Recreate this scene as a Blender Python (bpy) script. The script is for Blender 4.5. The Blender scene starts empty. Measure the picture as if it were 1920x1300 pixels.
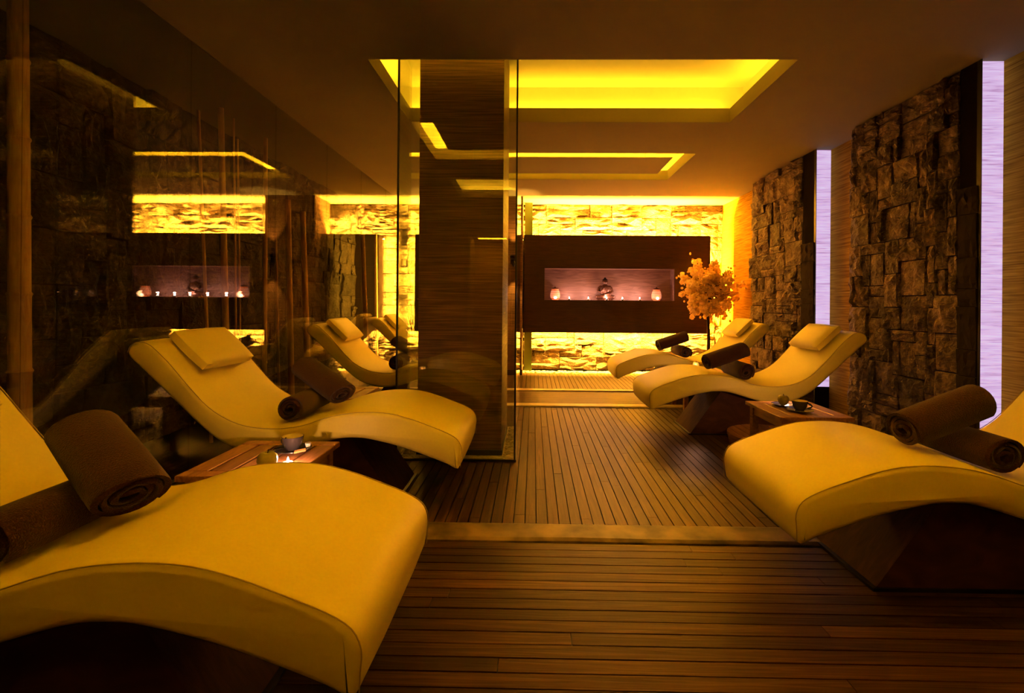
import bpy, math, random
from mathutils import Vector, Matrix, noise
R = random.Random(7)
PI = math.pi
SC = bpy.context.scene
COL = SC.collection

# ------------------------------------------------------------------ camera
F_PX = 907.0
cam_d = bpy.data.cameras.new('camera')
cam_d.sensor_width = 36.0
cam_d.lens = 36.0 * F_PX / 1920.0
cam_d.shift_x = -25.5 / 1920.0
cam_d.shift_y = -82.0 / 1920.0
cam_d.clip_start = 0.05
cam = bpy.data.objects.new('camera', cam_d)
COL.objects.link(cam)
YAW, ROLL = 0.016, 0.008
cam.matrix_world = (Matrix.Translation((0, 0, 1.1)) @ Matrix.Rotation(YAW, 4, 'Z')
                    @ Matrix.Rotation(PI / 2, 4, 'X') @ Matrix.Rotation(ROLL, 4, 'Z'))
SC.camera = cam

# ------------------------------------------------------------------ world, colour management
w = bpy.data.worlds.new('world'); SC.world = w
w.use_nodes = True
w.node_tree.nodes['Background'].inputs[0].default_value = (0, 0, 0, 1)
SC.view_settings.view_transform = 'Standard'
SC.view_settings.look = 'None'
SC.view_settings.exposure = 0.0
SC.view_settings.gamma = 1.0
SC.view_settings.use_curve_mapping = False
SC.cycles.use_denoising = True
SC.cycles.max_bounces = 8
SC.cycles.diffuse_bounces = 4
SC.cycles.glossy_bounces = 4
SC.cycles.transparent_max_bounces = 16
SC.cycles.sample_clamp_indirect = 40.0
SC.cycles.caustics_reflective = False
SC.cycles.caustics_refractive = False

# ------------------------------------------------------------------ layout constants (metres; x right, y depth, z up)
XL, XR = -2.15, 3.09          # glass wall, right wall
YB, YF = 8.03, -3.0           # back wall, wall behind the camera
ZC = 2.72                     # ceiling
AMBER = (1.0, 0.475, 0.012)
GOLD = (1.0, 0.50, 0.045)
TRAYX = (-1.12, 1.735)
TRAYS = [(-0.80, 0.31), (1.21, 2.32), (3.22, 4.33), (5.23, 6.34)]
COVE_W = [34.0, 185.0, 17.0, 46.0]    # watts per metre of cove strip

def strip_light(name, centre, length, width, direction, along, power, color=AMBER):
    d = bpy.data.lights.new(name, 'AREA')
    d.shape = 'RECTANGLE'; d.size = length; d.size_y = width
    d.energy = power; d.color = color
    o = bpy.data.objects.new(name, d); COL.objects.link(o)
    z = -Vector(direction).normalized(); x = Vector(along).normalized()
    y = z.cross(x).normalized(); x = y.cross(z)
    m = Matrix((x, y, z)).transposed().to_4x4(); m.translation = Vector(centre)
    o.matrix_world = m
    return o

for k, (ya, yb) in enumerate(TRAYS):                # LED tape lying on the cove shelves
    p = COVE_W[k]
    xa, xb = TRAYX
    L, D = xb - xa, yb - ya
    strip_light('cove_light', ((xa + xb) / 2, ya - .15, ZC + .145), L, .03, (0, 0, 1), (1, 0, 0), p * L * .25)
    strip_light('cove_light', ((xa + xb) / 2, yb + .15, ZC + .145), L, .03, (0, 0, 1), (1, 0, 0), p * L * .25)
    strip_light('cove_light', (xa - .15, (ya + yb) / 2, ZC + .145), D, .03, (0, 0, 1), (0, 1, 0), p * D * .25)
    strip_light('cove_light', (xb + .15, (ya + yb) / 2, ZC + .145), D, .03, (0, 0, 1), (0, 1, 0), p * D * .25)

# LED tape behind the two dark wood panels of the back wall
PANEL = (-0.15, 2.74, 0.64, 2.16)      # x0 x1 z0 z1
PANEL2 = (-1.86, -0.95, 0.64, 2.16)
PY0, PY1 = 7.55, 7.80
BW = 560.0
for (x0, x1, z0, z1) in (PANEL, PANEL2):
    L = x1 - x0
    strip_light('panel_light', ((x0 + x1) / 2, 7.825, z1 - .04), L, .02, (0, -.30, 1), (1, 0, 0), BW * L * .85, GOLD)
    strip_light('panel_light', ((x0 + x1) / 2, 7.825, z0 + .04), L, .02, (0, -.05, -1), (1, 0, 0), BW * L * .46, GOLD)
strip_light('panel_light', (PANEL[1] - .04, 7.825, 1.40), 1.45, .02, (1, .25, 0), (0, 0, 1), BW * .8, GOLD)
strip_light('panel_light', (PANEL2[0] + .04, 7.825, 1.40), 1.45, .02, (-1, .35, 0), (0, 0, 1), BW * .45, GOLD)

# ------------------------------------------------------------------ node helpers / materials
def new_mat(name):
    m = bpy.data.materials.new(name); m.use_nodes = True
    nt = m.node_tree; b = nt.nodes['Principled BSDF']
    return m, nt, b

def N(nt, kind, **kw):
    n = nt.nodes.new(kind)
    for k, v in kw.items():
        if hasattr(n, k): setattr(n, k, v)
        else: n.inputs[k].default_value = v
    return n

def rgb(c): return (c[0], c[1], c[2], 1.0)

def pos_map(nt, scale, rand=True, coord='pos'):
    g = N(nt, 'ShaderNodeNewGeometry') if coord == 'pos' else N(nt, 'ShaderNodeTexCoord')
    src = g.outputs['Position'] if coord == 'pos' else g.outputs['Object']
    mp = N(nt, 'ShaderNodeMapping'); mp.inputs['Scale'].default_value = scale
    if rand:
        oi = N(nt, 'ShaderNodeObjectInfo')
        mu = N(nt, 'ShaderNodeMath', operation='MULTIPLY'); mu.inputs[1].default_value = 37.0
        nt.links.new(oi.outputs['Random'], mu.inputs[0])
        ad = N(nt, 'ShaderNodeVectorMath', operation='ADD')
        nt.links.new(src, ad.inputs[0]); nt.links.new(mu.outputs[0], ad.inputs[1])
        nt.links.new(ad.outputs[0], mp.inputs['Vector'])
    else:
        nt.links.new(src, mp.inputs['Vector'])
    return mp.outputs[0]

def ramp(nt, fac, stops):
    r = N(nt, 'ShaderNodeValToRGB')
    e = r.color_ramp.elements
    while len(e) < len(stops): e.new(0.5)
    for q, (p, c) in zip(e, stops): q.position = p; q.color = rgb(c)
    nt.links.new(fac, r.inputs[0])
    return r.outputs[0]

def vary(nt, col, lo, hi):
    oi = N(nt, 'ShaderNodeObjectInfo')
    mr = N(nt, 'ShaderNodeMapRange'); mr.inputs['To Min'].default_value = lo; mr.inputs['To Max'].default_value = hi
    nt.links.new(oi.outputs['Random'], mr.inputs['Value'])
    vm = N(nt, 'ShaderNodeVectorMath', operation='SCALE')
    nt.links.new(col, vm.inputs[0]); nt.links.new(mr.outputs[0], vm.inputs['Scale'])
    return vm.outputs[0]

def bump(nt, b, height, strength, dist):
    bn = N(nt, 'ShaderNodeBump'); bn.inputs['Strength'].default_value = strength; bn.inputs['Distance'].default_value = dist
    nt.links.new(height, bn.inputs['Height']); nt.links.new(bn.outputs[0], b.inputs['Normal'])

def wood_mat(name, scale, stops, rough=.4, lo=.75, hi=1.2, bs=.15, spec=.5, rand=True, dist=1.5, tint=None):
    m, nt, b = new_mat(name)
    v = pos_map(nt, scale, rand)
    n = N(nt, 'ShaderNodeTexNoise'); n.inputs['Scale'].default_value = 1.0; n.inputs['Detail'].default_value = 6; n.inputs['Distortion'].default_value = dist
    nt.links.new(v, n.inputs['Vector'])
    c = ramp(nt, n.outputs[0], stops)
    if rand: c = vary(nt, c, lo, hi)
    nt.links.new(c, b.inputs['Base Color'])
    b.inputs['Roughness'].default_value = rough
    b.inputs['Specular IOR Level'].default_value = spec
    if tint: b.inputs['Specular Tint'].default_value = rgb(tint)
    bump(nt, b, n.outputs[0], bs, .004)
    return m

def plain_mat(name, col, rough=.5, metal=0.0, spec=.5, nscale=None, amount=.2, bs=0.0, sheen=0.0):
    m, nt, b = new_mat(name)
    b.inputs['Roughness'].default_value = rough; b.inputs['Metallic'].default_value = metal
    b.inputs['Specular IOR Level'].default_value = spec
    if sheen: b.inputs['Sheen Weight'].default_value = sheen; b.inputs['Sheen Roughness'].default_value = .5
    ns = nscale or 12.0
    v = pos_map(nt, (ns, ns, ns), False)
    n = N(nt, 'ShaderNodeTexNoise'); n.inputs['Scale'].default_value = 1.0; n.inputs['Detail'].default_value = 4
    nt.links.new(v, n.inputs['Vector'])
    a = amount if nscale else .06
    c = ramp(nt, n.outputs[0], [(.3, [x * (1 - a) for x in col]), (.7, [min(1, x * (1 + a)) for x in col])])
    nt.links.new(c, b.inputs['Base Color'])
    if bs: bump(nt, b, n.outputs[0], bs, .004)
    return m

def emit_mat(name, col, strength):
    m, nt, b = new_mat(name)
    b.inputs['Base Color'].default_value = rgb(col)
    b.inputs['Emission Color'].default_value = rgb(col)
    b.inputs['Emission Strength'].default_value = strength
    return m

def glass_mat(name, tint=(.93, .95, .90), base=.05, power=5.0, rough=0.0):
    m = bpy.data.materials.new(name); m.use_nodes = True
    nt = m.node_tree; nt.nodes.clear()
    out = N(nt, 'ShaderNodeOutputMaterial')
    tr = N(nt, 'ShaderNodeBsdfTransparent'); tr.inputs[0].default_value = rgb(tint)
    gl = N(nt, 'ShaderNodeBsdfGlossy'); gl.inputs['Roughness'].default_value = rough
    gl.inputs['Color'].default_value = (1, 1, 1, 1)
    lw = N(nt, 'ShaderNodeLayerWeight'); lw.inputs['Blend'].default_value = .5
    pw = N(nt, 'ShaderNodeMath', operation='POWER'); pw.inputs[1].default_value = power
    ma = N(nt, 'ShaderNodeMath', operation='MULTIPLY_ADD'); ma.inputs[1].default_value = 1 - base; ma.inputs[2].default_value = base
    mx = N(nt, 'ShaderNodeMixShader')
    nt.links.new(lw.outputs['Facing'], pw.inputs[0]); nt.links.new(pw.outputs[0], ma.inputs[0])
    nt.links.new(ma.outputs[0], mx.inputs[0]); nt.links.new(tr.outputs[0], mx.inputs[1]); nt.links.new(gl.outputs[0], mx.inputs[2])
    nt.links.new(mx.outputs[0], out.inputs[0])
    return m

TEAK = [(.25, (.019, .0075, .002)), (.5, (.046, .020, .005)), (.75, (.098, .046, .012))]
M = {}
M['deck_x'] = wood_mat('deck_boards_crosswise', (2.2, 55, 30), TEAK, .40, .45, 1.5, .3, .28, tint=(1, .72, .15))
M['deck_y'] = wood_mat('deck_boards_lengthwise', (55, 2.2, 30), TEAK, .40, .45, 1.5, .3, .28, tint=(1, .72, .15))
M['table'] = wood_mat('table_wood', (40, 4, 30), [(.25, (.16, .06, .02)), (.75, (.40, .19, .07))], .4, .8, 1.15)
M['base'] = wood_mat('base_veneer', (5, 30, 8), [(.3, (.045, .016, .006)), (.7, (.09, .034, .011))], .6, .9, 1.1, spec=.12)
M['dark_wood'] = wood_mat('dark_panel_wood', (3, 10, 40), [(.3, (.035, .011, .006)), (.7, (.075, .026, .013))], .45, rand=False)
M['niche'] = wood_mat('niche_veneer', (1.6, 6, 14), [(.3, (.20, .105, .080)), (.55, (.31, .175, .135)), (.75, (.42, .25, .20))], .55, rand=False, dist=3.0)
M['bamboo_paper'] = wood_mat('bamboo_wallpaper', (3.2, 3.2, 95), [(.3, (.24, .12, .008)), (.5, (.42, .245, .016)), (.7, (.58, .36, .03))], .85, rand=False, bs=.25, dist=.4, spec=.06)
M['pillar_wood'] = wood_mat('pillar_grass_cloth', (2.6, 2.6, 85), [(.3, (.085, .034, .010)), (.5, (.18, .076, .024)), (.72, (.32, .15, .050))], .5, rand=False, bs=.25, dist=.5)
M['tray'] = plain_mat('tray_paint', (.78, .75, .60), .85, spec=.2, nscale=3.0, amount=.03)
M['ceiling'] = plain_mat('ceiling_paint', (.29, .25, .13), .85, spec=.2, nscale=3.0, amount=.03)
M['leather'] = plain_mat('amber_tinted_leather', (.80, .68, .11), .45, spec=.22, nscale=90, amount=.02, bs=.05)  # off-white leather; the amber light's yellow is put into its base colour
M['seam'] = plain_mat('seam_thread', (.40, .30, .10), .6)
M['towel'] = plain_mat('brown_towel', (.050, .014, .005), .95, spec=.1, nscale=260, amount=.55, bs=.9, sheen=.25)
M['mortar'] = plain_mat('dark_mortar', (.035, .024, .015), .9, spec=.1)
M['black'] = plain_mat('black_edge', (.008, .007, .006), .35)
M['matte_black'] = plain_mat('matte_black', (.012, .008, .005), .95, spec=.03)
M['green'] = plain_mat('green_post', (.075, .13, .014), .5)
M['thresh'] = plain_mat('worn_threshold_stone', (.15, .10, .040), .45, nscale=6, amount=.85, bs=.25)
M['lightstone'] = plain_mat('pale_threshold', (.62, .52, .36), .4, nscale=7, amount=.2)
M['pebble'] = plain_mat('pale_pebble', (.55, .44, .30), .5, nscale=18, amount=.3)
M['soil'] = plain_mat('dark_ground', (.02, .013, .008), .9)
M['ceramic'] = plain_mat('charcoal_ceramic', (.045, .040, .042), .22)
M['cream_glaze'] = plain_mat('cream_glaze', (.75, .66, .50), .25)
M['steel'] = plain_mat('polished_steel', (.7, .7, .7), .18, metal=1.0)
M['biscuit'] = plain_mat('biscuit', (.55, .30, .10), .8)
M['white'] = plain_mat('white_porcelain', (.85, .82, .78), .3)
M['apple'] = plain_mat('green_apple_skin', (.30, .26, .05), .35, nscale=30, amount=.25)
M['stem'] = plain_mat('brown_stem', (.06, .03, .012), .8)
M['bamboo'] = wood_mat('bamboo_cane', (60, 60, 6), [(.3, (.62, .34, .13)), (.7, (.88, .56, .24))], .4, .85, 1.15)
M['bark'] = plain_mat('dark_bark', (.05, .022, .010), .9, nscale=60, amount=.4, bs=.5)
M['bronze'] = plain_mat('dark_bronze', (.12, .050, .028), .35, metal=.35, nscale=40, amount=.4)
M['tin'] = plain_mat('tealight_cup', (.6, .5, .45), .3, metal=.8)
M['wax'] = emit_mat('glowing_wax', (1.0, .60, .42), 2.2)
M['flame'] = emit_mat('flame', (1.0, .78, .62), 60)
M['jar'] = emit_mat('glowing_jar_glass', (1.0, .26, .09), .38)
M['jar_band'] = emit_mat('pale_glowing_band', (1.0, .62, .42), .75)
M['jar_core'] = emit_mat('jar_candle_glow', (1.0, .75, .58), 9.0)
M['glass'] = glass_mat('wall_glass', (.88, .88, .80), .115)
M['clear'] = glass_mat('clear_glass', (.92, .95, .88), .05)
M['votive'] = glass_mat('votive_glass', (.9, .85, .8), .06)
M['leaf'] = plain_mat('bamboo_leaf', (.16, .15, .03), .6)
M['metal_dark'] = plain_mat('dark_bronze_metal', (.03, .018, .010), .4, metal=.6)
M['sconce_glow'] = emit_mat('sconce_bulb', (1.0, .62, .22), 14)

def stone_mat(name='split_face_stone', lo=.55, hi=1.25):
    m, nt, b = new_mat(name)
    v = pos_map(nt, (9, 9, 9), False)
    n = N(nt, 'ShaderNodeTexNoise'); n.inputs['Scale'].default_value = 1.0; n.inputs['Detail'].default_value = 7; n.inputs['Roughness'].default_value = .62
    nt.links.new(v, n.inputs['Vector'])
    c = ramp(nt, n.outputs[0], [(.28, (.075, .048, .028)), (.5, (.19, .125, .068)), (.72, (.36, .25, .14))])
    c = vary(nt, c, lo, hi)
    nt.links.new(c, b.inputs['Base Color'])
    b.inputs['Roughness'].default_value = .62
    b.inputs['Specular IOR Level'].default_value = .35
    v2 = pos_map(nt, (22, 22, 30), False)
    n2 = N(nt, 'ShaderNodeTexNoise'); n2.inputs['Scale'].default_value = 1.0; n2.inputs['Detail'].default_value = 6; n2.inputs['Distortion'].default_value = .8
    nt.links.new(v2, n2.inputs['Vector'])
    bump(nt, b, n2.outputs[0], 1.0, .035)
    return m
M['stone'] = stone_mat()
M['shaded_stone'] = stone_mat('shaded_split_face_stone', .18, .42)  # same stone darkened, the gloom behind the glass put into its colour

def lilac_mat():
    m, nt, b = new_mat('backlit_lilac_panel')
    v = pos_map(nt, (5, 5, 120), False)
    n = N(nt, 'ShaderNodeTexNoise'); n.inputs['Scale'].default_value = 1.0; n.inputs['Detail'].default_value = 5; n.inputs['Distortion'].default_value = .6
    nt.links.new(v, n.inputs['Vector'])
    c = ramp(nt, n.outputs[0], [(.30, (.48, .24, .50)), (.46, (.74, .50, .84)), (.68, (.84, .68, 1.0))])
    nt.links.new(c, b.inputs['Emission Color'])
    b.inputs['Base Color'].default_value = (.3, .25, .3, 1)
    b.inputs['Emission Strength'].default_value = .88
    return m
M['lilac'] = lilac_mat()

def blossom_mat():
    m, nt, b = new_mat('orange_blossom')
    v = pos_map(nt, (30, 30, 30), True)
    n = N(nt, 'ShaderNodeTexNoise'); n.inputs['Scale'].default_value = 1.0; n.inputs['Detail'].default_value = 3
    nt.links.new(v, n.inputs['Vector'])
    c = ramp(nt, n.outputs[0], [(.3, (.90, .66, .28)), (.7, (.98, .84, .42))])
    nt.links.new(c, b.inputs['Base Color'])
    b.inputs['Roughness'].default_value = .9
    b.inputs['Specular IOR Level'].default_value = .1
    t = N(nt, 'ShaderNodeBsdfTranslucent'); nt.links.new(c, t.inputs[0])
    mx = N(nt, 'ShaderNodeMixShader'); mx.inputs[0].default_value = .55
    out = nt.nodes['Material Output']
    nt.links.new(b.outputs[0], mx.inputs[1]); nt.links.new(t.outputs[0], mx.inputs[2]); nt.links.new(mx.outputs[0], out.inputs[0])
    return m
M['blossom'] = blossom_mat()

# ------------------------------------------------------------------ mesh builder
class MB:
    def __init__(s): s.v = []; s.f = []
    def add(s, vs, fs):
        o = len(s.v); s.v += [tuple(p) for p in vs]; s.f += [tuple(i + o for i in f) for f in fs]; return s
    def box(s, x0, y0, z0, x1, y1, z1):
        return s.add([(x0, y0, z0), (x1, y0, z0), (x1, y1, z0), (x0, y1, z0), (x0, y0, z1), (x1, y0, z1), (x1, y1, z1), (x0, y1, z1)],
                     [(0, 3, 2, 1), (4, 5, 6, 7), (0, 1, 5, 4), (1, 2, 6, 5), (2, 3, 7, 6), (3, 0, 4, 7)])
    def bbox(s, x0, y0, z0, x1, y1, z1, c=.003):
        # box with chamfered long edges on top
        vs = []
        for z, d in ((z0, 0), (z1 - c, 0), (z1, c)):
            vs += [(x0 + d, y0 + d, z), (x1 - d, y0 + d, z), (x1 - d, y1 - d, z), (x0 + d, y1 - d, z)]
        fs = [(0, 3, 2, 1), (8, 9, 10, 11)]
        for k in (0, 4):
            for i in range(4):
                j = (i + 1) % 4
                fs.append((k + i, k + j, k + 4 + j, k + 4 + i))
        return s.add(vs, fs)
    def lathe(s, prof, n=20, c=(0, 0, 0), cap=True):
        vs, fs = [], []
        for (r, z) in prof:
            for i in range(n):
                a = 2 * PI * i / n
                vs.append((c[0] + r * math.cos(a), c[1] + r * math.sin(a), c[2] + z))
        for k in range(len(prof) - 1):
            for i in range(n):
                j = (i + 1) % n
                fs.append((k * n + i, k * n + j, (k + 1) * n + j, (k + 1) * n + i))
        if cap:
            if prof[0][0] > 1e-5: fs.append(tuple(reversed(range(n))))
            if prof[-1][0] > 1e-5: fs.append(tuple(range((len(prof) - 1) * n, len(prof) * n)))
        return s.add(vs, fs)
    def tube(s, pts, rad, n=8, cap=True):
        pts = [Vector(p) for p in pts]
        if not hasattr(rad, '__len__'): rad = [rad] * len(pts)
        vs, fs = [], []
        up = None
        for k, p in enumerate(pts):
            t = (pts[min(k + 1, len(pts) - 1)] - pts[max(k - 1, 0)]).normalized()
            if up is None:
                up = Vector((0, 0, 1)) if abs(t.z) < .9 else Vector((1, 0, 0))
            a = t.cross(up).normalized(); up = a.cross(t).normalized()
            for i in range(n):
                q = 2 * PI * i / n
                vs.append(p + (a * math.cos(q) + up * math.sin(q)) * rad[k])
        for k in range(len(pts) - 1):
            for i in range(n):
                j = (i + 1) % n
                fs.append((k * n + i, k * n + j, (k + 1) * n + j, (k + 1) * n + i))
        if cap:
            fs.append(tuple(reversed(range(n)))); fs.append(tuple(range((len(pts) - 1) * n, len(pts) * n)))
        return s.add(vs, fs)
    def ball(s, c, r, nu=12, nv=8):
        if not hasattr(r, '__len__'): r = (r, r, r)
        vs = [(c[0], c[1], c[2] - r[2])]
        for k in range(1, nv):
            t = -PI / 2 + PI * k / nv
            for i in range(nu):
                a = 2 * PI * i / nu
                vs.append((c[0] + r[0] * math.cos(t) * math.cos(a), c[1] + r[1] * math.cos(t) * math.sin(a), c[2] + r[2] * math.sin(t)))
        vs.append((c[0], c[1], c[2] + r[2]))
        fs = []
        for i in range(nu):
            j = (i + 1) % nu
            fs.append((0, 1 + j, 1 + i))
            for k in range(nv - 2):
                a = 1 + k * nu
                fs.append((a + i, a + j, a + nu + j, a + nu + i))
            a = 1 + (nv - 2) * nu
            fs.append((a + i, a + j, len(vs) - 1))
        return s.add(vs, fs)
    def mesh(s, name, mat, smooth=None):
        me = bpy.data.meshes.new(name)
        me.from_pydata(s.v, [], s.f); me.update()
        me.materials.append(mat)
        if smooth:
            me.polygons.foreach_set('use_smooth', [True] * len(me.polygons))
            me.set_sharp_from_angle(angle=math.radians(smooth))
        return me
    def build(s, name, mat, parent=None, smooth=None, loc=(0, 0, 0), rot=(0, 0, 0), scale=(1, 1, 1)):
        return inst(name, s.mesh(name, mat, smooth), parent, loc, rot, scale)

def inst(name, me, parent=None, loc=(0, 0, 0), rot=(0, 0, 0), scale=(1, 1, 1)):
    o = bpy.data.objects.new(name, me); COL.objects.link(o)
    o.location = loc; o.rotation_euler = rot; o.scale = scale
    if parent: o.parent = parent
    return o
def tag(o, label, cat, group=None):
    o['label'] = label; o['category'] = cat
    if group: o['group'] = group
    return o
def struct(o, label=None, cat=None):
    o['kind'] = 'structure'
    if label: o['label'] = label
    if cat: o['category'] = cat
    return o
def thing(name, label, cat, loc=(0, 0, 0), rz=0, group=None):
    o = bpy.data.objects.new(name, None); COL.objects.link(o)
    o.empty_display_size = .1
    o.location = loc; o.rotation_euler = (0, 0, rz)
    return tag(o, label, cat, group)
def copy_tree(o, parent=None):
    c = o.copy(); COL.objects.link(c); c.parent = parent
    for ch in list(o.children):
        copy_tree(ch, c)
    return c

# ------------------------------------------------------------------ the setting
floor = struct(MB().box(-3.2, YF, -.12, XR + .1, YB + .1, -.022).build('floor', M['soil']),
               'dark wooden deck floor of narrow boards with worn stone thresholds', 'floor')
boards = {}
def board(x0, x1, y0, y1, mat, name='plank', parent=floor):
    # alike boards share mesh data (a unit board, chamfered, scaled)
    if mat not in boards:
        boards[mat] = MB().box(-.5, -.5, -1, .5, .5, 0).mesh('plank', M[mat])
    return inst(name, boards[mat], parent, ((x0 + x1) / 2, (y0 + y1) / 2, R.uniform(-.0012, 0)), (0, 0, 0), (x1 - x0, y1 - y0, .022))
# near deck, boards run across the room
y = 2.215; pitch = .060
while y > .75:
    x = XL + .01 - R.uniform(0, 1.2)
    while x < XR:
        L = R.uniform(1.5, 2.6)
        a, b = max(x, XL + .01), min(x + L, XR - .01)
        if b - a > .05: board(a, b - .002, y - pitch + .005, y, 'deck_x')
        x += L
    y -= pitch
near = MB()
while y > YF:
    near.box(XL + .01, y - pitch + .005, -.022, XR - .01, y, 0); y -= pitch
o = near.build('plank_field', M['deck_x'], floor); o['kind'] = 'stuff'
# middle deck, boards run away from the camera
x = XL + .01; pitch = .0570
side = MB()
while x < XR - .02:
    if -1.15 < x < 2.3:
        yy = 2.40 - R.uniform(0, 1.4)
        while yy < 5.12:
            L = R.uniform(1.1, 2.2)
            a, b = max(yy, 2.40), min(yy + L, 5.115)
            if b - a > .04: board(x, x + pitch - .005, a, b - .002, 'deck_y')
            yy += L
    else:
        side.box(x, 2.40, -.022, min(x + pitch - .005, XR), 5.115, 0)
    x += pitch
o = side.build('plank_field', M['deck_y'], floor); o['kind'] = 'stuff'
far = MB()
yy = 5.27
while yy < 6.02:
    far.box(XL + .01, yy, -.022, XR - .01, yy + .052, 0); yy += .057
o = far.build('plank_field', M['deck_x'], floor); o['kind'] = 'stuff'
far = MB(); x = XL + .01
while x < XR - .02:
    far.box(x, 6.17, -.022, min(x + .052, XR), 7.60, 0); x += .057
o = far.build('plank_field', M['deck_y'], floor); o['kind'] = 'stuff'
# thresholds
t = MB(); n = 40
vs, fs = [], []
for i in range(n + 1):
    xx = XL + .01 + (XR - XL - .02) * i / n
    j = .010 * noise.noise(Vector((xx * 2.1, 0, 3)))
    for (yy, zz) in ((2.225 + j, -.02), (2.225 + j, .004), (2.245 + j, .012), (2.375, .014), (2.392, .008), (2.392, -.02)):
        vs.append((xx, yy, zz))
for i in range(n):
    for k in range(5):
        a = i * 6 + k; fs.append((a, a + 6, a + 7, a + 1))
fs += [(0, 1, 2, 3, 4, 5), tuple(n * 6 + k for k in range(5, -1, -1))]
t.add(vs, fs).build('threshold', M['thresh'], floor)
MB().bbox(XL + .01, 5.125, -.02, XR - .01, 5.255, .012, .006).build('threshold', M['lightstone'], floor)
MB().bbox(XL + .01, 6.04, -.02, XR - .01, 6.155, .012, .006).build('threshold', M['lightstone'], floor)

def pebbles(name, parent, rects, count, size, z, mat):
    # one mesh of many small stones nobody could count
    mb = MB()
    areas = [(x1 - x0) * (y1 - y0) for (x0, y0, x1, y1) in rects]
    for k in range(count):
        x0, y0, x1, y1 = R.choices(rects, areas)[0]
        s = size * R.uniform(.6, 1.2)
        mb.ball((R.uniform(x0 + s, x1 - s), R.uniform(y0 + s, y1 - s), z + s * .2), (s, s * R.uniform(.6, 1), s * .5), 6, 4)
    o = mb.build(name, mat, parent, 40); o['kind'] = 'stuff'
    return o
pebbles('pebble_strip', floor, [(XL + .05, 7.61, XR - .05, 7.88)], 900, .024, -.01, M['pebble'])

# ceiling slab with four tray openings, and the raised trays above them
cb = MB(); xs = [-3.2, TRAYX[0], TRAYX[1], XR + .1]
ys = [YF]
for a, b in TRAYS: ys += [a, b]
ys.append(YB + .1)
for i in range(3):
    for j in range(len(ys) - 1):
        if i == 1 and j % 2 == 1: continue
        cb.box(xs[i], ys[j], ZC, xs[i + 1], ys[j + 1], ZC + .125)
ceiling = struct(cb.build('ceiling', M['ceiling']), 'dark painted ceiling with lit recessed trays', 'ceiling')
for k, (a, b) in enumerate(TRAYS):
    x0, x1, y0, y1, z0, z1 = TRAYX[0] - .2, TRAYX[1] + .2, a - .2, b + .2, ZC + .12, ZC + .40
    q = MB()
    q.box(x0 - .04, y0 - .04, z1, x1 + .04, y1 + .04, z1 + .04)
    q.box(x0 - .04, y0 - .04, z0, x0, y1 + .04, z1); q.box(x1, y0 - .04, z0, x1 + .04, y1 + .04, z1)
    q.box(x0, y0 - .04, z0, x1, y0, z1); q.box(x0, y1, z0, x1, y1 + .04, z1)
    struct(q.build('trim_%d' % (k + 1), M['tray']))

# outer walls
wall_back = struct(MB().box(-3.2, YB, 0, XR + .1, YB + .1, ZC).build('wall_back', M['mortar']), 'rough stone back wall lit from behind dark wood panels', 'wall')
wall_right = struct(MB().box(XR, YF, 0, XR + .1, YB, ZC).build('wall_right', M['bamboo_paper']), 'wall papered with horizontal bamboo slats', 'wall')
wall_left = struct(MB().box(-3.1, YF, 0, -3.0, YB, ZC).build('wall_left', M['mortar']), 'dim stone wall behind the glass', 'wall')
wf = MB()
wf.box(-3.2, YF - .1, 0, -1.32, YF, ZC); wf.box(-.42, YF - .1, 0, XR + .1, YF, ZC); wf.box(-1.32, YF - .1, 2.5, -.42, YF, ZC)
wf.box(-1.45, YF - .1, 0, -1.32, YF, 2.5)
wall_front = struct(wf.build('wall_front', M['pillar_wood']), 'dark wall with a doorway', 'wall')

# ------------------------------------------------------------------ stones
def stone_mesh(seed, mat, g=5, amp=.5):
    rr = random.Random(seed)
    vs, fs = [], []
    off = Vector((rr.uniform(0, 50), rr.uniform(0, 50), rr.uniform(0, 50)))
    tilt = (rr.uniform(-.35, .35), rr.uniform(-.35, .35))
    for k in range(g + 1):
        for i in range(g + 1):
            u, v = i / g - .5, k / g - .5
            e = 1.0 if (0 < i < g and 0 < k < g) else .35
            d = .45 + e * (.30 * noise.noise(off + Vector((u * 2.2, v * 2.2, 0))) + .34 * noise.noise(off + Vector((u * 5, v * 5, 7)))) + tilt[0] * u + tilt[1] * v
            if e < 1: d -= .12
            ju = rr.uniform(-.3, .3) / g if 0 < i < g else 0
            jv = rr.uniform(-.3, .3) / g if 0 < k < g else 0
            vs.append((u + ju, -max(.12, d), v + jv))
    for k in range(g):
        for i in range(g):
            a = k * (g + 1) + i
            q = (a, a + 1, a + g + 2, a + g + 1)
            if rr.random() < .5: fs += [(q[0], q[1], q[2]), (q[0], q[2], q[3])]
            else: fs += [(q[0], q[1], q[3]), (q[1], q[2], q[3])]
    ring = list(range(g + 1)) + [(k + 1) * (g + 1) - 1 for k in range(1, g + 1)] + [g * (g + 1) + i for i in range(g - 1, -1, -1)] + [k * (g + 1) for k in range(g - 1, 0, -1)]
    o = len(vs)
    vs += [(vs[r][0], 0, vs[r][2]) for r in ring]
    for k in range(len(ring)):
        j = (k + 1) % len(ring)
        fs.append((ring[j], ring[k], o + k, o + j))
    return MB().add(vs, fs).mesh('stone', mat)
DIMST = [stone_mesh(300 + k, M['shaded_stone']) for k in range(8)]
SHADEST = [stone_mesh(200 + k, M['mortar']) for k in range(4)]  # pier stones lying in shade, that darkness put into their colour
STONES = [stone_mesh(100 + k, M['stone']) for k in range(10)]

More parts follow.
